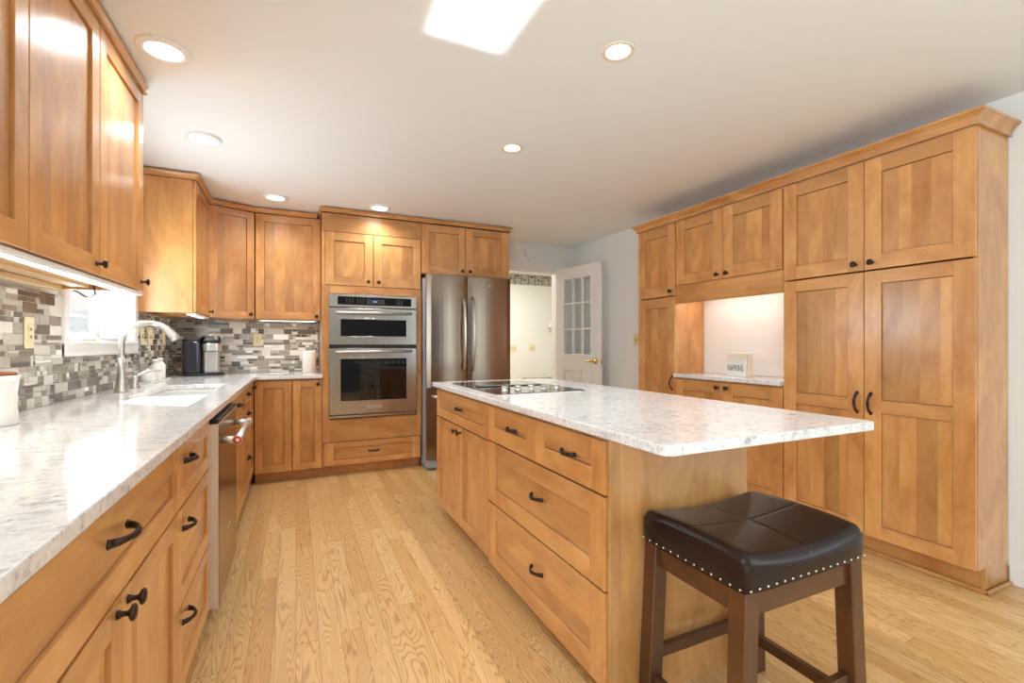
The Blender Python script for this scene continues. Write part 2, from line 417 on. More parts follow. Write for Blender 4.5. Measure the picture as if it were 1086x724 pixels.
MB().box(XL-.084, XL-.080, WY0+.028, WY1-.028, WZ0+.02, WZ1-.02, bev=0).build('window_glass', GLASS, wn)
struct('added_sun_blocker', MB().box(-4.6, XL-.16, -4.6, .8, 2.45, 2.6, bev=0), TRIMW)  # unseen slab added outside to keep stray sun out of the rear window
# unseen windows added behind the camera to bring in light
def plain_window(name, ax, c, a, b, z0, z1, cols):
    w = bpy.data.objects.new(name, None); COL.objects.link(w); w['kind'] = 'structure'
    m, g = MB(), MB()
    def bx(mm, p, q, z, zz, d0, d1, bev=.003):
        (mm.box(p, q, c+d0, c+d1, z, zz, bev=bev) if ax == 'y' else mm.box(c+d0, c+d1, p, q, z, zz, bev=bev))
    for i in range(cols+1):
        p = a+(b-a)*i/cols; p0 = a if i == 0 else b-.05 if i == cols else p-.03
        bx(m, p0, p0+(.06 if 0 < i < cols else .05), z0, z1, -.03, .03)
    for z in (z0, (z0+z1)/2-.02, z1-.05): bx(m, a, b, z, z+.05, -.028, .028)
    m.build('window_frame', TRIMW, w); bx(g, a, b, z0, z1, -.002, .002, 0); g.build('window_glass', GLASS, w)
plain_window('added_window_left', 'x', XL-.11, -2.7, -.3, .5, 2.25, 3)
plain_window('added_window_right', 'x', XR+.09, -2.8, -.6, .5, 2.2, 2)

# ------------------------------------------------------------------ cabinet kit
def knob_mesh():
    m = MB().lathe([(.009, 0), (.0085, .004), (.0055, .008), (.005, .016), (.009, .020), (.0155, .023), (.0165, .027), (.013, .0305), (.004, .032)], axis='-y', seg=20)
    o = m.build('knob', BRONZE); me = o.data; bpy.data.objects.remove(o); return me
def pull_mesh(L=.105, bow=.030):
    m = MB(); n = 12
    pts = []; rad = []
    for i in range(n+1):
        t = i/n; x = (t-.5)*L
        pts.append((x, -bow*(math.sin(PI*t)**.6) if 0 < t < 1 else 0, 0)); rad.append(.0042+.0013*math.cos(2*PI*t)**2)
    m.tube(pts, rad, 10, flat=(1.0, 1.55))
    for s in (-1, 1): m.lathe([(.010, 0), (.009, .003), (.006, .006)], (s*L/2, 0, 0), '-y', 14)
    o = m.build('pull', BRONZE); me = o.data; bpy.data.objects.remove(o); return me
KNOB, PULL, PULLW, PULLS = knob_mesh(), pull_mesh(), pull_mesh(.110, .032), pull_mesh(.088, .026)
DT = .02
def add_hw(o, kind, x, z, y=-DT):
    if kind == 'knob': use('knob', KNOB, o, (x, y, z))
    elif kind == 'pull': use('pull', PULLS, o, (x, y, z))
    elif kind == 'wide': use('pull', PULLW, o, (x, y, z))
    elif kind == 'vpull': use('pull', PULL, o, (x, y, z), (0, R(90), 0))
def front(parent, name, x0, x1, z0, z1, hw=None, st=.058, rails=(), y0=-DT, staves=None, level=False, rail=None, flat=False):
    """a shaker door or drawer front: stiles, rails, recessed staved panels"""
    g = .0021; x0 += g; x1 -= g; z0 += g; z1 -= g; y1 = y0+DT-.001; rl = rail or st
    m = MB()
    m.box(x0, x0+st, y0, y1, z0, z1, 0); m.box(x1-st, x1, y0, y1, z0, z1, 0)
    zs = [z0, *rails, z1-rl]
    for i, z in enumerate(zs): m.box(x0+st, x1-st, y0, y1, z, z+rl, 1)
    for za, zb in zip([z+rl for z in zs[:-1]], zs[1:]):
        a, b = x0+st, x1-st
        if level:
            n = max(1, round((zb-za)/.10)); c = za
            for i in range(n):
                d = zb if i == n-1 else c+(zb-za)/n*random.uniform(.85, 1.15)
                m.box(a+.0025, b-.0025, y0+.0095, y1-.002, c+(.0025 if i == 0 else 0), d-(.0025 if i == n-1 else 0), 1, bev=0); c = d
        else:
            n = staves or max(1, round((b-a)/.085)); c = a
            for i in range(n):
                d = b if i == n-1 else c+(b-a)/n*random.uniform(.75, 1.25)
                d = min(d, b)
                if d-c > .004: m.box(c+(.0025 if i == 0 else 0), d-(.0025 if d > b-.001 else 0), y0+.0095, y1-.002, za+.0025, zb-.0025, 0, bev=0)
                c = d
    o = m.build(name, MAPLE, parent)
    if hw: add_hw(o, *hw, y=y0)
    return o
def carcass(parent, w, d, z0, z1, toe=None, stretch=True, open_front=(), name='carcass', shelf=(), top=True, toe_l=0, toe_r=0):
    t = .018; m = MB()
    m.box(0, t, 0, d, z0, z1, 0); m.box(w-t, w, 0, d, z0, z1, 0)
    m.box(t, w-t, d-.008, d, z0, z1, 0, bev=0); m.box(t, w-t, .001, d-.008, z0, z0+t, 1, bev=0)
    if top: m.box(t, w-t, .001, d-.008, z1-t, z1, 1, bev=0)
    else: m.box(t, w-t, .001, .045, z1-t, z1, 1, bev=0); m.box(t, w-t, d-.09, d-.008, z1-t, z1, 1, bev=0)
    for z in shelf: m.box(t, w-t, .001, d-.008, z-t/2, z+t/2, 1, bev=0)
    o = m.build(name, MAPLE, parent)
    if toe:
        mm = MB().box(toe_l, w-toe_r, toe, toe+.016, 0, z0, 1); mm.build('toe_kick', MAPLE, parent)
    return o
ROT = {'-Y': 0.0, '+X': PI/2, '-X': -PI/2}
def cabinet(name, label, cat, face, loc, group=None): return thing(name, label, cat, loc, ROT[face] if isinstance(face, str) else face, group)
CT, CB = .906, .876

# --- left base run (fronts face the aisle, +X). local x runs away from the camera
FX = -.335; LD = FX-XL-.002
def left_base(name, label, y0, y1, top=True):
    c = cabinet(name, label, 'cabinet', '+X', (FX, y0, 0), 'base cabinets along the window wall')
    carcass(c, y1-y0, LD, .105, CB-.002, toe=.075, top=top); return c
w = 1.664-.69
c = left_base('base_cabinet', 'maple base cabinet nearest the camera with one wide drawer above two doors', .69, 1.664)
front(c, 'drawer', 0, w, .672, .862, ('wide', w/2-.025, .795), level=True)
front(c, 'door', 0, w/2, .11, .668, ('knob', w/2-.032, .640)); front(c, 'door', w/2, w, .11, .668, ('knob', w/2+.032, .640))
w = 2.218-1.666
c = left_base('drawer_cabinet', 'narrow maple stack of three drawers beside the steel dishwasher', 1.666, 2.218)
front(c, 'drawer', 0, w, .672, .862, ('pull', .13, .803), level=True, st=.05)
front(c, 'drawer', 0, w, .372, .668, ('pull', .105, .600), level=True, st=.05); front(c, 'drawer', 0, w, .085+.02, .368, ('pull', .105, .312), level=True, st=.05)
w = 3.70-2.842
c = left_base('sink_base_cabinet', 'maple sink cabinet just beyond the dishwasher with drawer front and two doors', 2.842, 3.70, top=False)
front(c, 'drawer', 0, w, .672, .862, ('pull', w/2-.03, .80), level=True, st=.055)
front(c, 'door', 0, w/2, .11, .668, ('knob', w/2-.03, .63)); front(c, 'door', w/2, w, .11, .668, ('knob', w/2+.03, .63))
w = 4.06-3.702
c = left_base('drawer_cabinet', 'slim maple drawer stack beyond the sink cabinet toward the corner', 3.702, 4.06)
front(c, 'drawer', 0, w, .742, .862, ('pull', w/2-.02, .81), level=True, st=.05, rail=.035); front(c, 'drawer', 0, w, .43, .738, ('pull', w/2-.02, .67), level=True, st=.05); front(c, 'drawer', 0, w, .11, .426, ('pull', w/2-.02, .35), level=True, st=.05)
w = 4.395-4.062
c = left_base('corner_base_cabinet', 'maple corner cabinet door folded against the back run at counter corner', 4.062, 4.395)
front(c, 'door', 0, w-.002, .11, .862, ('knob', w/2, .825), st=.05)

# --- back base and oven tower (fronts face -Y)
FY = 4.42; BD = YB-FY-.003
c = cabinet('base_cabinet', 'two-door maple base cabinet left of the oven tower', 'cabinet', '-Y', (-.312, FY, 0), 'base cabinets under the back counter')
carcass(c, .522, BD, .085, CB-.002, toe=.06)
front(c, 'door', 0, .284, .09, .862, None, st=.062); front(c, 'door', .286, .522, .09, .862, ('knob', .487, .825), st=.062)

OX0, OX1 = .212, 1.086; OW = OX1-OX0
c = cabinet('oven_tower_cabinet', 'tall maple cabinet housing the steel wall ovens', 'cabinet', '-Y', (OX0, FY, 0))
m = MB(); t = .02
m.box(0, t, 0, BD, .085, 2.29, 0); m.box(OW-t, OW, 0, BD, .085, 2.29, 0); m.box(t, OW-t, BD-.01, BD, .085, 2.29, 0, bev=0)
for z in (.085, .48, 1.625, 2.27): m.box(t, OW-t, .002, BD-.01, z, z+t, 1, bev=0)
F0 = -.018
m.box(0, .062, F0, 0, .305, 1.69, 0); m.box(OW-.044, OW, F0, 0, .305, 1.69, 0)
m.box(.062, OW-.044, F0, 0, .305, .505, 1); m.box(.062, OW-.044, F0, 0, 1.62, 1.69, 1)
m.box(0, OW, F0, 0, 2.168, 2.29, 1)
m.build('carcass', MAPLE, c); MB().box(0, OW, .06, .076, 0, .085, 1).build('toe_kick', MAPLE, c)
front(c, 'door', .02, .43, 1.692, 2.166, ('knob', .385, 1.735), st=.075); front(c, 'door', .432, OW-.004, 1.692, 2.166, ('knob', .477, 1.735), st=.075)
front(c, 'drawer', .012, OW-.008, .095, .302, ('pull', OW/2, .205), level=True, st=.078, rail=.05)
# over-fridge cabinet
c = cabinet('wall_cabinet', 'two-door maple cabinet mounted over the steel refrigerator', 'cabinet', '-Y', (1.088, FY, 0), 'upper cabinets on the back wall')
RW = 2.012-1.088
carcass(c, RW, BD, 1.845, 2.33, name='carcass'); front(c, 'door', .0, RW/2-.02, 1.85, 2.322, ('knob', RW/2-.058, 1.89), st=.07); front(c, 'door', RW/2-.018, RW-.022, 1.85, 2.322, ('knob', RW/2+.022, 1.89), st=.07)

# --- back upper cabinet, diagonal corner upper, left uppers
UB, UT = 1.39, 2.325
c = cabinet('wall_cabinet', 'single-door maple upper cabinet above the white paper roll', 'cabinet', '-Y', (-.322, 4.685, 0), 'upper cabinets on the back wall')
carcass(c, .530, YB-4.685-.003, UB, UT); front(c, 'door', 0, .530, UB+.003, UT, ('knob', .496, UB+.035), st=.068)
P0, P1 = Vector((-.650, 4.535)), Vector((-.326, 4.672)); ang = math.atan2(P1.y-P0.y, P1.x-P0.x); dw = (P1-P0).length
c = cabinet('corner_wall_cabinet', 'angled maple upper cabinet in the corner over the coffee maker', 'cabinet', ang, (P0.x, P0.y, 0))
def loc2(p): d = Vector(p)-P0; return (d.x*math.cos(ang)+d.y*math.sin(ang), -d.x*math.sin(ang)+d.y*math.cos(ang))
MB().prism([loc2(p) for p in ((-.648, 4.556), (-.328, 4.690), (-.328, 4.997), (-.967, 4.997), (-.967, 4.556))], UB, UT).build('carcass', MAPLE, c)
front(c, 'door', .004, dw-.004, UB+.003, UT, ('knob', dw-.04, UB+.04), st=.058, y0=-.003)
UF = -.660; UD = UF-XL-.002
def left_upper(label, y0, y1, doors, ub, group='upper cabinets on the window wall'):
    c = cabinet('wall_cabinet', label, 'cabinet', '+X', (UF, y0, 0), group)
    m = MB(); w = y1-y0; t = .018
    m.box(0, t, 0, UD, ub, UT, 0); m.box(w-t, w, 0, UD, ub, UT, 0); m.box(t, w-t, UD-.01, UD, ub, UT, 0, bev=0)
    m.box(t, w-t, .001, UD-.01, ub+.022, ub+.040, 1, bev=0); m.box(t, w-t, .001, UD-.01, UT-t, UT, 1, bev=0); m.box(t, w-t, 0, t, ub, ub+.022, 1)
    m.box(t, w-t, UD*.55, UD*.55+.06, ub+.010, ub+.022, 1, bev=0)
    m.build('carcass', [WV, INNER, WY], c)
    for a, b, kx in doors: front(c, 'door', a-y0, b-y0, ub+.004, UT, ('knob', kx-y0, ub+.045), st=.066)
    return c
UN = 1.407
left_upper('maple upper cabinet at the extreme left edge, nearest the camera', .68, 1.658, [(.68, 1.168, 1.133), (1.172, 1.658, 1.207)], UN)
left_upper('tall maple upper cabinet with two glossy doors beside the sink window', 1.66, 2.677, [(1.66, 2.150, 2.115), (2.152, 2.677, 2.642)], UN)
left_upper('maple upper cabinet beyond the window showing its broad pale side panel', 3.93, 4.525, [(3.932, 4.523, 4.485)], UB)
# white light rails and under cabinet lamps
for y0, y1, ub, lab in ((.68, 2.677, UN, 'white slim under-cabinet light bar below the near upper cabinets'), (3.94, 4.5, UB, 'white slim under-cabinet light bar below the cabinet beyond the window')):
    t = thing('under_cabinet_light', lab, 'light', (UF-.002, y0, ub), PI/2, 'under-cabinet light bars')
    L = y1-y0
    MB().box(.0, L, -.020, .0, -.015, -.001, bev=.002).box(.02, L-.02, .003, .045, -.010, -.001, bev=.003).build('housing', TRIMW, t)
    MB().box(.03, L-.03, .010, .038, -.0125, -.0105, bev=0).build('diffuser', LED, t)
    lamp('bar_light', 'AREA', (UF-.026, (y0+y1)/2, ub-.02), 2.2*L, (1, .97, .92), (0, 0, 0), shape='RECTANGLE', size=.03, size_y=L-.1)
t = thing('under_cabinet_light', 'white slim under-cabinet light bar below the back wall upper cabinet', 'light', (-.30, 4.70, UB), 0, 'under-cabinet light bars')
MB().box(.0, .48, .003, .045, -.010, -.001, bev=.003).build('housing', TRIMW, t)
MB().box(.02, .46, .010, .038, -.0125, -.0105, bev=0).build('diffuser', LED, t)
lamp('bar_light', 'AREA', (-.06, 4.724, UB-.02), .8, (1, .97, .92), (0, 0, 0), shape='RECTANGLE', size=.44, size_y=.03)
m = MB(); pts = [(-.74, 2.42, UB+.012), (-.76, 2.5, UB-.012), (-.80, 2.58, UB-.022), (-.84, 2.66, UB-.014), (-.88, 2.70, UB+.01), (-.93, 2.72, UB+.03), (-.96, 2.74, UB+.05)]
m.tube(pts, .0035, 8); tag(m.build('power_cable', BLACK), 'thin black cable drooping beneath the near upper cabinet', 'cable')
m = MB(); m.box(-.93, -.90, 1.95, 2.60, UB+.004, UB+.027, bev=.003); tag(m.build('cable_channel', INNER), 'beige wooden cable strip under the near upper cabinets by the wall', 'cable cover')

# --- crown mouldings swept along a path
def crown(name, label, path, prof, mats=WH):
    m = MB(); P = [Vector((x, y)) for x, y in path]; n = len(P); rings = []
    for i, p in enumerate(P):
        ds = []
        if i > 0: ds.append((P[i]-P[i-1]).normalized())
        if i < n-1: ds.append((P[i+1]-P[i]).normalized())
        ns = [Vector((d.y, -d.x)) for d in ds]
        nn = sum(ns, Vector((0, 0))); nn = nn.normalized()*(1/max(.35, nn.normalized().dot(ns[0])))
        rings.append([m.bm.verts.new((p.x+nn.x*a, p.y+nn.y*a, z)) for a, z in prof])
    m.bridge(rings, 0, True, True, False)
    return tag(m.build(name, mats), label, 'moulding', 'wooden crown mouldings')
def prof(z0, h, out): return [(0, z0), (.012, z0), (.012, z0+.18*h), (.3*out, z0+.28*h), (.55*out, z0+.55*h), (.85*out, z0+.78*h), (out, z0+.82*h), (out, z0+h), (0, z0+h)]
WYC = WH
crown('crown_molding', 'maple crown moulding along the near left upper cabinets', [(UF+.02, .68), (UF+.02, 2.679), (XL+.002, 2.679)][::1], prof(UT+.001, .042, .016), WY)
crown('crown_molding', 'maple crown moulding stepping around the corner upper cabinets', [(XL+.002, 3.927), (UF+.022, 3.927), (UF+.022, 4.535), (-.326, 4.662), (.176, 4.662)], prof(UT+.001, .042, .020), WH)
crown('crown_molding', 'maple crown moulding over the oven tower and refrigerator', [(OX0-.002, 4.72), (OX0-.002, 4.397), (2.014, 4.397), (2.014, 4.99)], prof(2.332, .035, .022), WH)
MB().box(OX0, OX1, FY, YB-.003, 2.291, 2.331, 1).build('x', MAPLE)
o = bpy.data.objects['x']; o.name = 'crown_blocking'; tag(o, 'maple board between oven tower top and crown moulding', 'board')

# --- right wall tall cabinets (fronts face -X). local x runs toward the camera
GX = 2.857; GD = XR-GX-.003
def right_cab(name, label, y1, y0, z0, z1, toe=None, group='cabinets on the right wall', **kw):
    c = cabinet(name, label, 'cabinet', '-X', (GX, y1, 0), group)
    carcass(c, y1-y0, GD, z0, z1, toe=toe, **kw); return c
TB, TT = .118, 2.185
c = right_cab('pantry_cabinet', 'large four-door maple pantry cabinet nearest the camera on right', 1.984, 1.050, TB, TT, toe=.07, toe_r=.0185)
w = 1.984-1.050; h = w/2
front(c, 'door', 0, h, 1.572, 2.176, ('knob', h-.042, 1.612), st=.082); front(c, 'door', h, w, 1.572, 2.176, ('knob', h+.042, 1.612), st=.082)
front(c, 'door', 0, h, .120, 1.567, ('vpull', h-.034, .846), st=.082, rails=(.798,), rail=.07); front(c, 'door', h, w, .120, 1.567, ('vpull', h+.034, .846), st=.082, rails=(.798,), rail=.07)
MB().box(w-.018, w, .07, GD, 0, TB, 0).build('side_foot', MAPLE, c)
w = 2.922-1.988; h = w/2
c = right_cab('wall_cabinet', 'short two-door maple cabinet above the white serving niche', 2.922, 1.988, 1.645, TT)
front(c, 'door', .004, h, 1.650, 2.176, ('knob', h-.042, 1.685), st=.085); front(c, 'door', h, w-.004, 1.650, 2.176, ('knob', h+.042, 1.685), st=.085)
MB().box(0, w, -.018, .0, 1.50, 1.645, 1).build('valance', MAPLE, c)
c = right_cab('base_cabinet', 'low two-door maple cabinet beneath the serving niche', 2.922, 1.988, TB, .898, toe=.07)
front(c, 'door', 0, h, .12, .888, ('knob', h-.042, .850), st=.085); front(c, 'door', h, w, .12, .888, ('knob', h+.042, .850), st=.085)
w = 3.378-2.926
c = right_cab('tall_cabinet', 'narrow tall maple cabinet between the niche and the white door', 3.378, 2.926, TB, TT, toe=.07)
front(c, 'door', 0, w, 1.572, 2.176, ('knob', w-.045, 1.612), st=.085); front(c, 'door', 0, w, .120, 1.567, ('vpull', w-.035, .848), st=.085)
crown('crown_molding', 'maple crown moulding topping the right wall cabinets', [(XR-.003, 3.381), (GX-.022, 3.381), (GX-.022, 1.047), (XR-.003, 1.047)], prof(2.178, .062, .042), WY)
m = MB(); m.box(GX+.052, GX+.068, 1.030, 3.38, 0, .02, bev=.006); m.box(GX+.052, XR-.003, 1.030, 1.047, 0, .02, bev=.006)
tag(m.build('shoe_molding', WY), 'wooden shoe strip along the floor under right cabinets', 'moulding')
m = MB().box(GX-.042, XR-.014, 1.990, 2.924-.002, .900, .930, bev=.003)
tag(m.build('niche_countertop', QUARTZ), 'short white quartz counter inside the right wall niche', 'countertop')
MB().box(XR-.012, XR-.001, 1.99, 2.92, .932, 1.64, bev=0).build('n', plain('niche_white', srgb(236, 230, 224), .6)); o = bpy.data.objects['n']; o.name = 'niche_back_panel'; tag(o, 'smooth white back panel of the serving niche', 'panel')
lamp('niche_light', 'AREA', (2.96, 2.46, 1.62), 2.2, (1, .92, .84), (0, 0, 0), shape='RECTANGLE', size=.06, size_y=.7)

# --- island (fronts face -X)
IX = .912; IXR = 1.53
w = 3.172-2.212
c = cabinet('island_cabinet', 'maple island cabinet with one drawer over two doors near refrigerator', 'cabinet', '-X', (IX, 3.172, 0), 'island base cabinets')
carcass(c, w, IXR-IX, .075, CB-.002, toe=.07); h = w/2
front(c, 'drawer', 0, w, .676, .858, ('pull', h+.01, .778), level=True); front(c, 'door', 0, h, .075, .672, ('knob', h-.04, .640)); front(c, 'door', h, w, .075, .672, ('knob', h+.04, .640))
w = 2.21-1.218
c = cabinet('island_cabinet', 'maple island drawer cabinet with four drawers beside the stool', 'cabinet', '-X', (IX, 2.21, 0), 'island base cabinets')
carcass(c, w, IXR-IX, .075, CB-.002, toe=.07)
s = 2.21-1.705
front(c, 'drawer', 0, s, .682, .858, ('pull', s/2+.03, .778), level=True, st=.075); front(c, 'drawer', s, w-.004, .682, .858, ('pull', s+(w-s)/2+.02, .778), level=True, st=.075)
front(c, 'drawer', 0, w-.004, .376, .678, ('pull', w/2+.03, .545), level=True, st=.085, rail=.075); front(c, 'drawer', 0, w-.004, .06, .372, ('pull', w/2+.03, .245), level=True, st=.085, rail=.075)
MB().box(w, w+.006, -.004, IXR-IX, .0, CB-.002, 0, bev=.001).box(w-.004, w+.01, -.012, .03, .0, CB-.002, 0, bev=.002).build('end_panel', MAPLE, c)
m = MB().prism(rounded(.860, 1.785, .915, 3.19, (.03, .02, .02, .02)), CB, CT, bev=.004)
tag(m.build('island_countertop', QUARTZ), 'long white speckled quartz countertop on the central island', 'countertop')

# ------------------------------------------------------------------ left / back countertop with sink cutout
SX0, SX1, SY0, SY1 = -.755, -.42, 2.875, 3.64
outer = [(XL+.002, .62), (-.297, .62), (-.297, 4.365), (OX0-.003, 4.365), (OX0-.003, YB-.002), (XL+.002, YB-.002)]
hole = rounded(SX0, SX1, SY0, SY1, (.05,)*4)
m = MB().prism(outer, CB, CT, holes=[hole], bev=.003)
tag(m.build('kitchen_countertop', QUARTZ), 'L-shaped white quartz countertop holding the sink along the window wall', 'countertop')
# sink
m = MB()
def ring(g, z, r): return [m.bm.verts.new((x, y, z)) for x, y in rounded(SX0-g, SX1+g, SY0-g, SY1+g, (r,)*4, 6)]
rs = [ring(.012, CB-.008, .06), ring(.012, CB-.002, .06), ring(-.001, CB-.002, .05), ring(-.004, CB-.02, .05), ring(-.012, CB-.165, .05), ring(-.03, CB-.182, .04)]
m.bridge(rs, 0, True, False); f = m.bm.faces.new(rs[-1])
so = [ring(.012, CB-.008, .06), ring(.008, CB-.02, .06), ring(.004, CB-.185, .06), ring(-.02, CB-.196, .05)]
m.bridge(so, 0, True, False); m.bm.faces.new(so[-1])
t = thing('sink', 'white undermount sink set into the counter under the faucet', 'sink')
m.build('basin', SINKM, t)
MB().lathe([(.045, 0), (.045, .004), (.035, .005), (.03, .001), (.002, .001)], ((SX0+SX1)/2, 3.26, CB-.181)).build('drain', NICKEL, t)

# faucet
FP = (-.862, 3.20)
t = thing('faucet', 'tall brushed nickel gooseneck faucet behind the sink', 'faucet', (*FP, CT+.0005), R(0))
MB().lathe([(.032, 0), (.032, .006), (.028, .02), (.024, .05), (.0205, .08), (.0178, .13), (.0158, .19)]).build('body', NICKEL, t)
pts = [(0, 0, .165), (0, 0, .21), (0, 0, .24)]; rad = [.0155]*3
for i in range(21):
    a = PI-PI*.80*i/20; pts.append((.118+.118*math.cos(a), 0, .262+.118*math.sin(a))); rad.append(.0155)
MB().tube(pts[:19], rad[:19], 16, up=(0, 1, 0)).build('neck', NICKEL, t)
d = (pts[-1][0]-pts[-2][0], pts[-1][2]-pts[-2][2]); k = math.hypot(*d); d = (d[0]/k, d[1]/k); e = pts[-1]
hp = pts[18:]+[(e[0]+d[0]*q, 0, e[2]+d[1]*q) for q in (.02, .04, .052, .055)]
MB().tube(hp, [.0165, .0172, .018, .019, .020, .0212, .0235, .0255, .0255, .018], 16, up=(0, 1, 0)).build('spray_head', NICKEL, t)
t = thing('lever_tap', 'small nickel lever tap standing beside the gooseneck faucet', 'tap', (-.868, 3.46, CT+.0005))
MB().lathe([(.026, 0), (.026, .006), (.018, .02), (.0135, .045), (.016, .06), (.015, .07), (.004, .076)]).build('base', NICKEL, t)
MB().tube([(0, 0, .066), (.02, .01, .082), (.05, .03, .098), (.085, .05, .102), (.11, .065, .098)], [.009, .0085, .0075, .007, .006], 10).build('lever', NICKEL, t)
# tray and bottles behind the sink
t = MB().prism(rounded(-.955, -.86, 3.80, 4.32, (.02,)*4), CT+.0005, CT+.012, bev=.003); tag(t.build('soap_tray', CERAM), 'long white soap tray behind the sink', 'tray')
def bottle(name, label, x, y, prof_, mat, cap=None):
    b = thing(name, label, 'bottle', (x, y, CT+.0125), 0, 'soap bottles behind the sink')
    MB().lathe(prof_).build('body', mat, b)
    if cap: MB().lathe(cap).build('cap', TRIMW, b)
bottle('soap_dish', 'squat white lidded soap pot at the near end of the tray', -.905, 3.88, [(.04, 0), (.045, .01), (.045, .05), (.036, .06)], CERAM, [(.034, .0605), (.03, .07), (.012, .075), (.012, .085), (.004, .09)])
bottle('soap_bottle', 'first white soap bottle standing in the middle of the tray', -.905, 4.08, [(.036, 0), (.038, .01), (.038, .09), (.02, .115), (.018, .12)], CERAM, [(.020, .1205), (.020, .142), (.004, .146)])
bottle('soap_bottle', 'second white soap bottle at the far end of the tray', -.905, 4.20, [(.032, 0), (.034, .01), (.034, .1), (.018, .122), (.016, .126)], CERAM, [(.018, .1265), (.018, .15), (.004, .154)])
# canister
t = thing('canister', 'white ceramic canister with brown wooden lid on near left counter', 'canister', (-.872, 2.05, CT+.0005))
MB().lathe([(.052, 0), (.056, .006), (.050, .05), (.050, .1), (.054, .14), (.058, .158), (.055, .160), (.05, .158)]).build('jar', CERAM, t)
MB().lathe([(.048, .1585), (.05, .166), (.046, .170), (.004, .171)]).build('lid', LIDW, t)
# white cloth heaped on the window stool
m = MB(); g = 14; V = []
for i in range(g+1):
    row = []
    for j in range(g+1):
        u, v = i/g*2-1, j/g*2-1; h = max(0, 1-u*u)*max(0, 1-v*v)
        z = .045*h**.5*(.75+.4*math.sin(7*u+2*v)*math.cos(5*v-u))
        row.append(m.bm.verts.new((XL-.025+v*.045+.004*math.sin(9*u), 3.07+u*.17+.006*math.cos(8*v), WZ0+.001+max(0, z))))
    V.append(row)
for i in range(g):
    for j in range(g): f = m.bm.faces.new((V[i][j], V[i+1][j], V[i+1][j+1], V[i][j+1])); f.smooth = True
o = m.build('cloth', PAPER); md = o.modifiers.new('s', 'SOLIDIFY'); md.thickness = .002; md.offset = 1
tag(o, 'crumpled white cloth lying on the kitchen window sill', 'cloth')
for y, z in ((3.50, 1.30), (3.60, 1.27)):
    m = MB().tube([(XL-.05, y, WZ1-.024), (XL-.05, y+.005, z+.1), (XL-.045, y+.01, z), (XL-.045, y+.03, z-.02)], .0025, 6)
    tag(m.build('blind_cord', GREY), 'thin grey cord hanging %s in the kitchen window' % ('nearest the faucet' if y < 3.55 else 'close to the far casing'), 'cord', 'cords in the kitchen window')

# ------------------------------------------------------------------ mosaic backsplash
def mosaic(name, label, u0, u1, z0, z1, loc, rz, skip=None, white=.1, big=1.0):
    rnd = random.Random(len(label)); m = MB()
    rects = [(u0, u1, z0, z1)]
    # grout bed, left out where the window sits
    if skip:
        a, b, za = skip
        for r in ((u0, a, z0, z1), (a, b, z0, za), (b, u1, z0, z1)): m.box(r[0], r[1], -.008, 0, r[2], r[3], 0, bev=0)
    else: m.box(u0, u1, -.008, 0, z0, z1, 0, bev=0)
    wts = [20, 17, 17, 13, 13, 15, 14, 0]
    def tile(a, b, p, q, long=False):
        if skip and a < skip[1]+.001 and b > skip[0]-.001 and q > skip[2]-.001: 
            if p >= skip[2]-.004: return
            q = skip[2]-.001
        if b-a < .006 or q-p < .004: return
        mi = 8 if rnd.random() < white else 1+rnd.choices(range(8), wts)[0]
        m.box(a+.0014, b-.0014, -.0115, -.007, p+.0014, q-.0014, mi, bev=.0005)
    z = z0+.002; hrow = .0425*big
    while z < z1-.008:
        q = min(z+hrow, z1-.001); u = u0
        while u < u1:
            L = rnd.choice((.04, .05, .06, .08, .085, .11, .14)); b = min(u+L*big, u1); mid = (z+q)/2; k = u+(b-u)*rnd.choice((.35, .5, .65)); r_ = rnd.random()
            if r_ < .40: tile(u, b, z, q)
            elif r_ < .62: tile(u, b, z, mid); tile(u, b, mid, q)
            elif r_ < .80:
                lo = rnd.random() < .5; za, zb = (z, mid) if lo else (mid, q); zc, zd = (mid, q) if lo else (z, mid)
                tile(u, k, za, zb); tile(k, b, za, zb); tile(u, b, zc, zd)
            elif r_ < .93:
                m4 = z+(q-z)*.25; tile(u, b, z, m4); tile(u, b, m4, mid); tile(u, k, mid, q); tile(k, b, mid, q)
            else: tile(u, k, z, mid); tile(k, b, z, mid); tile(u, k, mid, q); tile(k, b, mid, q)
            u = b
        z = q
    o = m.build(name, TILES, normals=True); o.location = loc; o.rotation_euler = (0, 0, rz); return tag(o, label, 'backsplash')
BZ1 = UB-.003
mosaic('tile_backsplash', 'grey mosaic tile backsplash on the window wall above the sink counter', 0, YB-.012-.62, 0, BZ1-CT-.001, (XL+.0005, .62, CT+.001), PI/2,
       skip=(WY0-cw-.002-.62, WY1+cw+.017-.62, WZ0-.077-CT-.001), white=.04)
mosaic('tile_backsplash', 'grey mosaic tile backsplash with white accents behind the coffee maker', 0, OX0-.004-XL-.013, 0, BZ1-CT-.001, (XL+.013, YB-.0005, CT+.001), 0, white=.24, big=1.2)

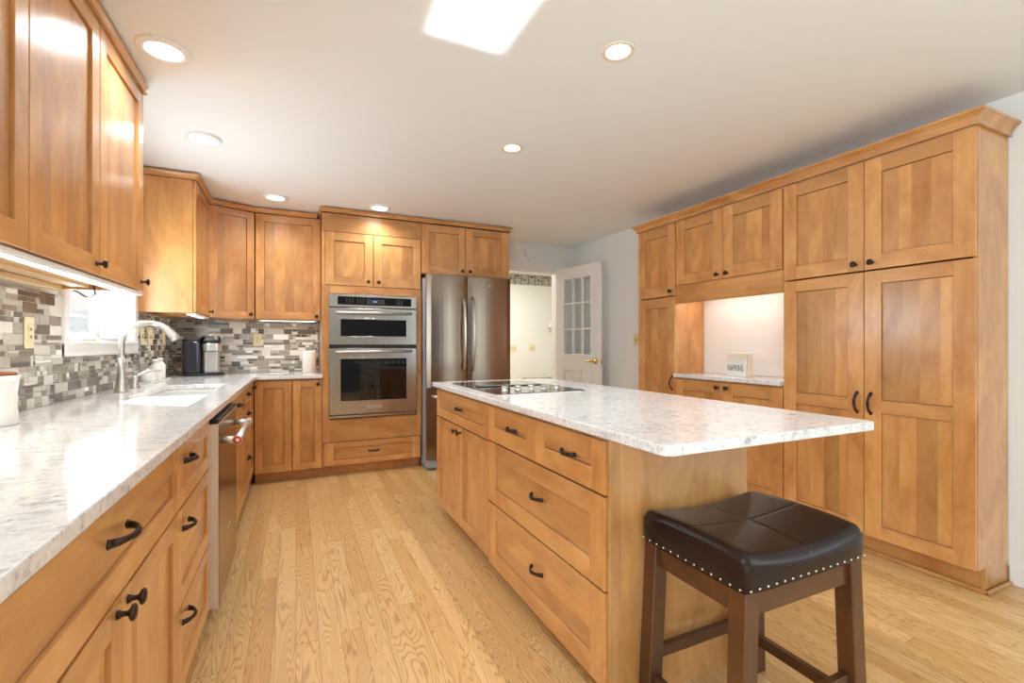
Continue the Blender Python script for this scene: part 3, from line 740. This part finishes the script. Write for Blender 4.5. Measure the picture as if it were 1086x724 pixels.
# outlets and switches
def plate(name, label, loc, rz, w=.07, h=.115, kind='outlet', group='wall plates'):
    t = thing(name, label, 'outlet' if kind == 'outlet' else 'switch', loc, rz, group)
    MB().box(-w/2, w/2, -.006, 0, -h/2, h/2, bev=.002).build('cover_plate', ALMOND, t)
    n = max(1, round(w/.075))
    for i in range(n):
        x = (i-(n-1)/2)*.046
        if kind == 'outlet':
            MB().box(x-.017, x+.017, -.0085, -.0055, -.034, .034, bev=.002).box(x-.007, x-.003, -.0092, -.008, .008, .02, 1, bev=0).box(x+.003, x+.007, -.0092, -.008, .008, .02, 1, bev=0).box(x-.007, x-.003, -.0092, -.008, -.022, -.01, 1, bev=0).box(x+.003, x+.007, -.0092, -.008, -.022, -.01, 1, bev=0).build('receptacle', [ALMOND, IVORY], t)
        else:
            MB().box(x-.006, x+.006, -.0085, -.0055, -.013, .013, 1, bev=0).box(x-.0045, x+.0045, -.016, -.006, .0, .012, bev=.001).build('toggle', [ALMOND, IVORY], t)
XS = XL+.013
plate('wall_outlet', 'almond outlet on the mosaic left of the window above the canister', (XS, 2.47, 1.212), PI/2, h=.125)
plate('wall_switch', 'first almond switch plate on mosaic right of window casing', (XS, 3.965, 1.222), PI/2, kind='switch')
plate('wall_switch', 'double almond switch plate on mosaic, second from the window casing', (XS, 4.16, 1.222), PI/2, w=.118, kind='switch')
plate('wall_outlet', 'almond outlet on window wall mosaic closest to the corner', (XS, 4.55, 1.222), PI/2)
plate('wall_outlet', 'almond outlet on the back wall mosaic right of coffee maker', (-.327, YB-.0125, 1.212), 0)
plate('wall_switch', 'almond light switch on right wall beside the narrow tall cabinet', (XR-.0005, 3.80, 1.215), -PI/2, kind='switch')
plate('wall_switch', 'hallway switch plate close to the refrigerator edge', (3.36, 7.199, 1.10), 0, w=.115, kind='switch', group='hallway plates')
plate('wall_switch', 'hallway switch plate close to the open white door', (3.72, 7.199, 1.11), 0, w=.115, kind='switch', group='hallway plates')

# ------------------------------------------------------------------ wall oven stack
t = thing('wall_oven', 'stainless microwave and wall oven stack built into the tall cabinet', 'oven', (OX0+.062+.376, FY, 0))
hw_ = .386; f0 = -.030
MB().box(-.372, .372, .004, .5, .53, 1.60, bev=.002).build('oven_body', GREY, t)
MB().box(-hw_, hw_, -.020-.004, -.019, .508, 1.615, bev=.001).build('trim_frame', BLACK, t)
p = MB().box(-hw_, hw_, f0-.006, -.022, 1.503, 1.615, 0, bev=.003).build('control_panel', STEEL, t)
MB().box(-.315, .335, f0-.0075, f0-.005, 1.522, 1.595, bev=.001).build('control_glass', BLACKG, p)
MB().box(-.07, .09, f0-.0082, f0-.007, 1.533, 1.578, bev=0).build('display_window', plain('display_grey', srgb(60, 62, 66), .2), p)
MB().box(-.012, .022, f0-.0088, f0-.008, 1.552, 1.560, bev=0).build('lit_digits', DISP, p)
g = MB()
for i in range(6):
    for j in range(3): g.box(-.24+i*.024+(i//3)*.02, -.235+i*.024+(i//3)*.02, f0-.0082, f0-.007, 1.540+j*.016, 1.543+j*.016, bev=0)
for i in range(3):
    for j in range(3): g.box(.20+i*.022, .208+i*.022, f0-.0082, f0-.007, 1.538+j*.018, 1.541+j*.018, bev=0)
g.build('button_markings', GLYPH, p)
def oven_door(z0, z1, wz0, wz1, hz, nm):
    d = MB(); y0 = f0-.012
    d.box(-hw_, hw_, y0, -.024, z0, z1, 0, bev=.004)
    d.box(-.315, .315, y0-.006, y0, wz1, wz1+.014, 0, bev=.002); d.box(-.315, .315, y0-.006, y0, wz0-.014, wz0, 0, bev=.002)
    d.box(-.315, -.290, y0-.006, y0, wz0, wz1, 0, bev=.002); d.box(.290, .315, y0-.006, y0, wz0, wz1, 0, bev=.002)
    d = d.build(nm, STEEL, t)
    MB().box(-.29, .29, y0-.003, y0-.001, wz0, wz1, bev=0).build('glass_window', BLACKG, d)
    h = MB().tube([(-.33, y0-.042, hz), (.33, y0-.042, hz)], .0115, 16)
    for s in (-1, 1): h.tube([(s*.315, y0, hz), (s*.315, y0-.042, hz)], .009, 12)
    h.build('handle', CHROME, d); return d
oven_door(1.165, 1.494, 1.240, 1.392, 1.452, 'microwave_door')
d = oven_door(.545, 1.134, .664, 1.040, 1.104, 'oven_door')
MB().box(-.062, .062, f0-.015, f0-.0125, .588, .616, bev=.001).build('badge', CHROME, d)
text('badge_lettering', 'KitchenAid', .02, INK, d, (0, f0-.0152, .602), (R(90), 0, 0))
MB().box(-hw_, hw_, f0-.006, -.022, .515, .538, 0, bev=.003).build('vent_strip', STEEL, t)

# ------------------------------------------------------------------ refrigerator
t = thing('refrigerator', 'stainless french door refrigerator with bottom freezer', 'refrigerator', (1.092, 4.20, 0))
FW = .846
MB().box(.004, FW-.004, .07, .74, .03, 1.80, bev=.004).box(.02, FW-.02, .09, .70, 0, .03, bev=0).build('body', GREY, t)
def panel(x0, x1, z0, z1, nm):
    m = MB(); n = 10; rings = []
    for z in (z0, z1):
        ring_ = [(x0, .062)]
        for i in range(n+1):
            u = i/n; e = min(u, 1-u)
            ring_.append((x0+(x1-x0)*u, .016-.010*math.sin(PI*u)-(0 if e > 0 else -.008)))
        ring_.append((x1, .062)); rings.append([m.bm.verts.new((a, b, z)) for a, b in ring_])
    m.bridge(rings, 0, True, True, False)
    for f in m.bm.faces:
        if abs(f.normal.z) < .5: f.smooth = False
    return m.build(nm, STEELV, t)
gx = .395
dl = panel(.0, gx-.003, .768, 1.815, 'left_door'); dr = panel(gx+.003, FW, .768, 1.815, 'right_door'); fz = panel(.0, FW, .105, .755, 'freezer_drawer')
def bow(x, par, mat=CHROME):
    m = MB(); pts = []
    for i in range(15):
        u = i/14; pts.append((x, .010-.060*math.sin(PI*u)**.55 if 0 < u < 1 else .010, .915+.70*u))
    m.tube(pts, [.011+.003*math.sin(PI*i/14) for i in range(15)], 12, flat=(1.25, .9)); m.build('handle', mat, par)
bow(gx-.042, dl, NICKEL); bow(gx+.048, dr, NICKEL)
m = MB().tube([(.05, .01, .69), (.06, -.045, .69), (.15, -.055, .69), (FW-.15, -.055, .69), (FW-.06, -.045, .69), (FW-.05, .01, .69)], .013, 12); m.build('handle', NICKEL, fz)
MB().lathe([(.011, 0), (.010, .003), (.002, .004)], (.62, .008, 1.735), '-y', 20).build('emblem', CHROME, dr)
MB().box(.0, FW, .03, .09, .02, .098, bev=.006).build('base_grille', GREY, t)

# ------------------------------------------------------------------ dishwasher
t = thing('dishwasher', 'stainless dishwasher with towel bar handle in left cabinet run', 'dishwasher', (FX, 2.222, 0), PI/2)
DW = .614
MB().box(.006, DW-.006, .01, .55, .10, .865, bev=.002).box(.006, DW-.006, .06, .075, .0, .10, bev=0).build('tub', GREY, t)
d = MB().box(0, DW, -.052, .008, .095, .845, 0, bev=.003).box(-.0012, .0006, -.050, .006, .097, .843, 1, bev=0).build('door', [STEELV, plain('lit_edge_steel', srgb(226, 216, 204), .45, .35)], t)  # near door edge coloured pale to imitate the light catching it
MB().box(.004, DW-.004, -.048, .006, .846, .862, bev=.001).build('control_strip', BLACK, t)
h = MB().tube([(.045, -.112, .765), (DW-.045, -.112, .765)], .0155, 16)
for x in (.065, DW-.065): h.tube([(x, -.052, .765), (x, -.112, .765)], .0150, 14)
h = h.build('handle', CHROME, d)
for x, s in ((.045, 1), (DW-.045, -1)):
    MB().lathe([(.0185, -.004*s), (.019, .004*s), (.015, .010*s)][::-1], (x, -.112, .765), 'x', 20).build('end_cap', CHROME, h)
MB().lathe([(.0155, 0), (.0155, -.0025), (.001, -.003)], (.0405, -.112, .765), 'x', 20).build('medallion', RED, h)
MB().lathe([(.0075, 0), (.0075, -.001), (.001, -.0012)], (.0376, -.112, .765), 'x', 16).build('medallion_center', TRIMW, h)
MB().box(DW/2-.055, DW/2+.055, -.0535, -.051, .30, .325, bev=.0005).build('badge', CHROME, d)
text('badge_lettering', 'KitchenAid', .018, INK, d, (DW/2, -.0538, .3125), (R(90), 0, 0))

# ------------------------------------------------------------------ cooktop
t = thing('cooktop', 'black glass electric cooktop with silver knobs set on the island', 'cooktop', (0, 0, CT+.0005))
MB().prism(rounded(.94, 1.475, 2.20, 2.99, (.02,)*4), 0, .006, bev=.002).build('glass_top', BLACKG, t)
MB().prism(rounded(.935, 1.48, 2.195, 2.995, (.022,)*4), 0, .003).build('edge_frame', STEEL, t)
MB().box(.985, 1.44, 2.595, 2.645, .0062, .012, bev=.002).box(1.0, 1.425, 2.6, 2.64, .012, .014, 1, bev=0).build('vent_grille', [BLACK, STEEL], t)
gm = MB()
for x, y, r in ((1.07, 2.83, .1), (1.34, 2.83, .08), (1.08, 2.46, .075), (1.34, 2.46, .095)):
    gm.lathe([(r, .0062), (r, .0064), (r-.003, .0064), (r-.003, .0062)], (x, y, 0), caps=False, seg=48)
gm.build('burner_rings', plain('burner_ring', srgb(92, 92, 92), .3), t)
km = MB().lathe([(.021, 0), (.021, .004), (.017, .006), (.0165, .020), (.019, .024), (.017, .028), (.003, .029)], seg=24).build('k', CHROME).data
bpy.data.objects.remove(bpy.data.objects['k'])
for x in (1.03, 1.11, 1.19, 1.27, 1.35): use('control_knob', km, t, (x, 2.315, .0062))

# ------------------------------------------------------------------ small counter appliances
t = thing('coffee_maker', 'silver and black single-cup coffee maker in the counter corner', 'coffee maker', (-.71, 4.70, CT+.0005), R(14))
MB().prism(rounded(-.155, .145, -.11, .13, (.04,)*4), 0, .022, bev=.004).build('base', BLACK, t)
MB().prism(rounded(-.15, -.025, -.07, .11, (.05, .03, .03, .05)), .023, .285, bev=.006).build('water_tank', TANK, t)
MB().prism(rounded(-.152, -.02, -.074, .112, (.05, .03, .03, .05)), .286, .305, bev=.004).build('tank_lid', BLACK, t)
MB().prism(rounded(-.02, .125, .01, .125, (.02,)*4), .023, .30, bev=.008).build('body', plain('graphite_plastic', (.05, .05, .052), .25), t)
MB().prism(rounded(-.012, .118, -.035, .012, (.03, .03, .0, .0)), .023, .20, bev=.004).build('front_column', plain('satin_silver', srgb(206, 202, 196), .3, .9), t)
MB().prism(rounded(-.018, .125, -.105, .02, (.05, .05, .01, .01)), .205, .272, bev=.006).build('brew_head', CHROME, t)
MB().prism(rounded(-.014, .121, -.095, .115, (.05, .05, .02, .02)), .274, .296, bev=.006).build('lid', BLACK, t)
m = MB().tube([(-.012, .02, .300), (-.006, -.06, .322), (.02, -.112, .338), (.053, -.122, .342), (.087, -.112, .338), (.113, -.06, .322), (.119, .02, .300)], .010, 12, flat=(1.5, .8)); m.build('handle', CHROME, t)
t = MB().lathe([(.02, 0), (.058, 0), (.06, .004), (.06, .19), (.057, .195), (.02, .195), (.019, .18)], (.115, 4.80, CT+.0005), seg=36)
tag(t.build('paper_roll', PAPER), 'white paper towel roll standing on the back counter', 'paper roll')
t = MB().prism(rounded(-.13, -.06, 4.9, 4.94, (.008,)*4), CT+.0005, CT+.018, bev=.004); tag(t.build('sponge_rest', CERAM), 'tiny white dish on the back counter near the tiles', 'dish')
# napkin holder
t = thing('napkin_holder', 'white napkin holder lettered NAPKINS on the niche counter', 'napkin holder', (2.97, 2.45, .9305), -PI/2)
MB().box(-.085, .085, -.004, .004, .0, .125, bev=.003).box(-.085, .085, .062, .070, 0, .175, bev=.003).box(-.085, .085, .004, .062, 0, .006, bev=.001).build('holder', CERAM, t)
text('lettering', 'NAPKINS', .066, INK, t, (-.002, -.0044, .06), (R(90), 0, 0), sx=.5)
n = MB()
for i in range(7): n.box(-.08, .083+.008*(i % 3), .008+i*.0072, .0135+i*.0072, .007, .170-.006*(i % 3), bev=.001)
tag(n.build('napkin_stack', CREAM), 'folded cream napkins filling the white holder in the niche', 'napkins')
o = bpy.data.objects['napkin_stack']; o.location = (2.97, 2.45, .9305); o.rotation_euler = (0, 0, -PI/2)

# ------------------------------------------------------------------ white half-glass door, open against the right wall
hx, hy = 2.925, 4.965; fx_, fy_ = 3.055, 4.225
ang = math.atan2(fy_-hy, fx_-hx); LW = .75; LH = 2.065
t = thing('door_3', '', '', (hx, hy, 0.008), ang); del t['label']; del t['category']; t['kind'] = 'structure'
# local x from hinge to free edge, local -y faces the room (toward -X)
T0, T1 = -.04, 0.0
gx0, gx1, gz0, gz1 = .15, .615, 1.04, 1.94
m = MB()
m.box(0, gx0, T0, T1, 0, LH, bev=.003); m.box(gx1, LW, T0, T1, 0, LH, bev=.003); m.box(gx0, gx1, T0, T1, gz1, LH, bev=0)
m.box(gx0, gx1, T0, T1, .86, gz0, bev=0); m.box(gx0, gx1, T0, T1, 0, .22, bev=0); m.box((gx0+gx1)/2-.055, (gx0+gx1)/2+.055, T0, T1, .22, .86, bev=0)
for a, b in ((gx0, (gx0+gx1)/2-.055), ((gx0+gx1)/2+.055, gx1)):
    m.box(a, b, T0+.012, T1-.012, .22, .86, bev=0); m.box(a+.03, b-.03, T0+.004, T1-.004, .25, .83, bev=.006)
for q0, q1 in ((T0-.006, T0+.002), (T1-.002, T1+.006)):
    m.box(gx0-.02, gx0+.012, q0, q1, gz0-.02, gz1+.02, bev=.003); m.box(gx1-.012, gx1+.02, q0, q1, gz0-.02, gz1+.02, bev=.003)
    m.box(gx0, gx1, q0, q1, gz0-.02, gz0+.012, bev=.003); m.box(gx0, gx1, q0, q1, gz1-.012, gz1+.02, bev=.003)
m.build('door_leaf', TRIMW, t)
m = MB()
for k in (1, 2):
    x = gx0+(gx1-gx0)*k/3; m.box(x-.011, x+.011, T0+.004, T1-.004, gz0, gz1, bev=.003)
    z = gz0+(gz1-gz0)*k/3; m.box(gx0, gx1, T0+.006, T1-.006, z-.011, z+.011, bev=.003)
m.build('muntins', TRIMW, t)
MB().box(gx0, gx1, -.022, -.018, gz0, gz1, bev=0).build('door_glass', GLASS, t)
m = MB().lathe([(.032, 0), (.032, .004), (.024, .012), (.011, .016), (.010, .045)], (LW-.07, T0, .975), '-y', 24)
m.tube([(LW-.07, T0-.045, .975), (LW-.10, T0-.05, .978), (LW-.15, T0-.05, .972), (LW-.175, T0-.046, .966)], [.011, .010, .009, .008], 12)
m.build('door_handle', BRASS, t)
MB().box(LW-.001, LW+.002, T0+.008, T1-.008, .945, 1.0, bev=.0008).build('latch_plate', BRASS, t)
m = MB()
for z in (.25, 1.0, 1.8): m.lathe([(.006, 0), (.006, .09)], (-.004, T1+.002, z-.045))
m.build('hinge', BRASS, t)

# hallway furnishings
t = thing('console_table', 'low dark-topped bench against the hallway wall beyond the doorway', 'bench', (3.72, 6.9, 0))
MB().box(-.28, .28, -.12, .12, .585, .61, bev=.003).build('top', DARKT, t)
for sx in (-1, 1):
    for sy in (-1, 1): MB().box(sx*.25-.015, sx*.25+.015, sy*.1-.015, sy*.1+.015, 0, .585).build('leg', DARKT, t)
t = thing('wall_lamp', 'pale cone shade wall lamp half hidden behind the door jamb', 'lamp', (4.09, 7.199, 1.44))
MB().box(-.04, .04, -.012, 0, -.06, .06, bev=.003).tube([(0, -.01, 0), (0, -.09, .01), (0, -.1, .04)], .008, 8).build('bracket', NICKEL, t)
MB().lathe([(.10, -.02), (.045, .12), (.043, .12), (.098, -.02)], (0, -.1, .04), caps=False).build('shade', SHADE, t)
t = thing('smoke_detector', 'round white smoke detector on the wall above the doorway', 'smoke detector', (2.555, YB-.0005, 2.268))
MB().lathe([(.072, 0), (.072, .012), (.066, .026), (.05, .032), (.002, .034)], axis='-y', seg=36).build('housing', TRIMW, t)
MB().lathe([(.006, .0335), (.006, .036), (.001, .0365)], axis='-y', seg=12).build('indicator', GREY, t)

# ------------------------------------------------------------------ recessed ceiling lights
spots = [(-.492, 2.345, 'flush white ceiling light nearest the camera above the left counter'),
         (-.495, 3.25, 'flush white ceiling light above the sink, second along left row'),
         (-.15, 4.30, 'flush white ceiling light in front of the corner upper cabinets'),
         (.674, 4.24, 'flush white ceiling light directly over the oven tower doors')]
for x, y, lab in spots:
    t = thing('ceiling_light', lab, 'ceiling light', (x, y, CH), 0, 'flush ceiling lights')
    MB().lathe([(.098, 0), (.098, -.006), (.090, -.012), (.068, -.012), (.066, -.008), (.066, 0)], seg=40, caps=False).build('trim_ring', CEILP, t)
    MB().lathe([(.066, -.006), (.04, -.0085), (.001, -.009)], seg=36, caps=False).build('lens', LENS, t)
    lamp('downlight', 'SPOT', (x, y, CH-.016), 30, (.92, .96, 1), (0, 0, 0), spot_size=R(150), spot_blend=.9, shadow_soft_size=.05)
for (x, y), lab in zip(cans, ('warm recessed can light above the island near its stool end', 'warm recessed can light above the island toward the refrigerator')):
    t = thing('ceiling_light', lab, 'ceiling light', (x, y, CH), 0, 'recessed can lights')
    MB().lathe([(.05, .06), (.05, 0), (.052, -.004), (.066, -.005), (.068, -.002), (.068, 0)], seg=40, caps=False).build('trim_ring', BAFFLE, t)
    MB().lathe([(.049, .03), (.03, .026), (.001, .025)], seg=32, caps=False).build('bulb', WARML, t)
    MB().lathe([(.051, .031), (.051, .10), (.001, .1)], seg=32, caps=False).build('can', BAFFLE, t)
    lamp('downlight', 'SPOT', (x, y, CH-.008), 40, (.95, .97, 1), (0, 0, 0), spot_size=R(120), spot_blend=.8, shadow_soft_size=.045)

# ------------------------------------------------------------------ counter stool
sx0, sx1, sy0, sy1, sb, stp = 1.002, 1.512, .797, 1.188, .545, .642
cx, cy = (sx0+sx1)/2, (sy0+sy1)/2; hx_, hy_ = (sx1-sx0)/2, (sy1-sy0)/2
t = thing('bar_stool', 'backless wooden counter stool with studded dark brown leather saddle seat', 'stool', (cx, cy, 0))
def sq(a, ex, rx, ry):
    c_, s_ = math.cos(a), math.sin(a); return (math.copysign(abs(c_)**ex, c_)*rx, math.copysign(abs(s_)**ex, s_)*ry)
def saddle(u, v): return -.025*(1-min(1, abs(u))**1.8)+.014*(1-v*v)*(1-.3*u*u)
def samp(h):
    d = [0, .0012, .003, .006, .0095, .014, .019, .025]
    inner = [h-.025-(h-.025-.012)*i/11 for i in range(1, 11)]+[.012, .008, .0055, .0035, .0015]
    pos = [h-q for q in d]+inner; return sorted([-p for p in pos])+[0]+sorted(pos)
def plan(x, y):
    u, v = x/hx_, y/hy_; k_ = .085
    return x*math.sqrt(1-k_*(v*v)**4), y*math.sqrt(1-k_*(u*u)**4)
xs_, ys_ = samp(hx_), samp(hy_); RR = .028; m = MB(); V = {}
for i, x in enumerate(xs_):
    for j, y in enumerate(ys_):
        dx, dy = max(0, RR-(hx_-abs(x))), max(0, RR-(hy_-abs(y))); dd = min(RR*.995, (dx**4+dy**4)**.25)
        z = stp+saddle(x/hx_, y/hy_)-(RR-math.sqrt(max(0, RR*RR-dd*dd)))
        z -= .0011*(math.exp(-(x/.0035)**2)+math.exp(-(y/.0035)**2)-math.exp(-((x/.0035)**2+(y/.0035)**2)))
        px, py = plan(x, y); V[i, j] = m.bm.verts.new((px, py, z))
nx, ny = len(xs_), len(ys_)
for i in range(nx-1):
    for j in range(ny-1):
        f = m.bm.faces.new((V[i, j], V[i+1, j], V[i+1, j+1], V[i, j+1])); f.smooth = True
loop = [V[i, 0] for i in range(nx)]+[V[nx-1, j] for j in range(1, ny)]+[V[i, ny-1] for i in range(nx-2, -1, -1)]+[V[0, j] for j in range(ny-2, 0, -1)]
rings = [loop]
for fz_, sc_ in ((.25, 1.004), (.5, 1.007), (.75, 1.003), (.9, .996), (1.0, .992)):
    rings.append([m.bm.verts.new((v.co.x*sc_, v.co.y*sc_, v.co.z+(sb-v.co.z)*fz_)) for v in loop])
m.bridge(rings, 0, True, False); m.bm.faces.new(rings[-1])
m.build('seat_cushion', LEATHER, t)
r0 = MB().lathe([(.0040, -.0006), (.0036, .0013), (.0022, .0026), (.0005, .0030)], axis='z', seg=10).build('n', SILVER)
STUD = r0.data; bpy.data.objects.remove(r0)
def studs(a, b, n, nrm):
    for i in range(n):
        p = Vector(a)+(Vector(b)-Vector(a))*(i/(n-1))
        o = use('nailhead_stud', STUD, t, p); o.rotation_euler = Vector(nrm).to_track_quat('Z', 'Y').to_euler()
ex, ey, ez = hx_*.9965, hy_*.9965, sb+.010
studs((-hx_+.018, -ey, ez), (hx_-.018, -ey, ez), 16, (0, -1, 0)); studs((-hx_+.018, ey, ez), (hx_-.018, ey, ez), 16, (0, 1, 0))
studs((-ex, -hy_+.018, ez), (-ex, hy_-.018, ez), 13, (-1, 0, 0)); studs((ex, -hy_+.018, ez), (ex, hy_-.018, ez), 13, (1, 0, 0))
lw = .052
tops = {}; 
for sx in (-1, 1):
    for sy in (-1, 1):
        a = (sx*(hx_-.038), sy*(hy_-.036), sb-.001); b = (sx*(hx_-.012), sy*(hy_-.030), 0)
        MB().beam(b, a, lw, lw).build('leg', STOOLW, t); tops[sx, sy] = (a, b)
def at(sx, sy, z): a, b = map(Vector, tops[sx, sy]); return b+(a-b)*(z/(sb-.001))
m = MB(); az0, az1 = sb-.072, sb-.001
m.box(-hx_+.06, hx_-.06, -hy_+.022, -hy_+.042, az0, az1); m.box(-hx_+.06, hx_-.06, hy_-.042, hy_-.022, az0, az1)
m.box(-hx_+.026, -hx_+.046, -hy_+.06, hy_-.06, az0, az1); m.box(hx_-.046, hx_-.026, -hy_+.06, hy_-.06, az0, az1); m.build('apron', wood('stool_walnut_level', srgb(98, 56, 24), srgb(48, 25, 10), 'h', .4, .2), t)
for sy in (-1, 1):
    p, q = at(-1, sy, .19), at(1, sy, .19); MB().box(p.x+.024, q.x-.024, p.y-.011, p.y+.011, .172, .208).build('stretcher', STOOLW, t)
for sx in (-1, 1):
    p, q = at(sx, -1, .12), at(sx, 1, .12); MB().box(p.x-.011, p.x+.011, p.y+.024, q.y-.024, .100, .136).build('stretcher', STOOLW, t)
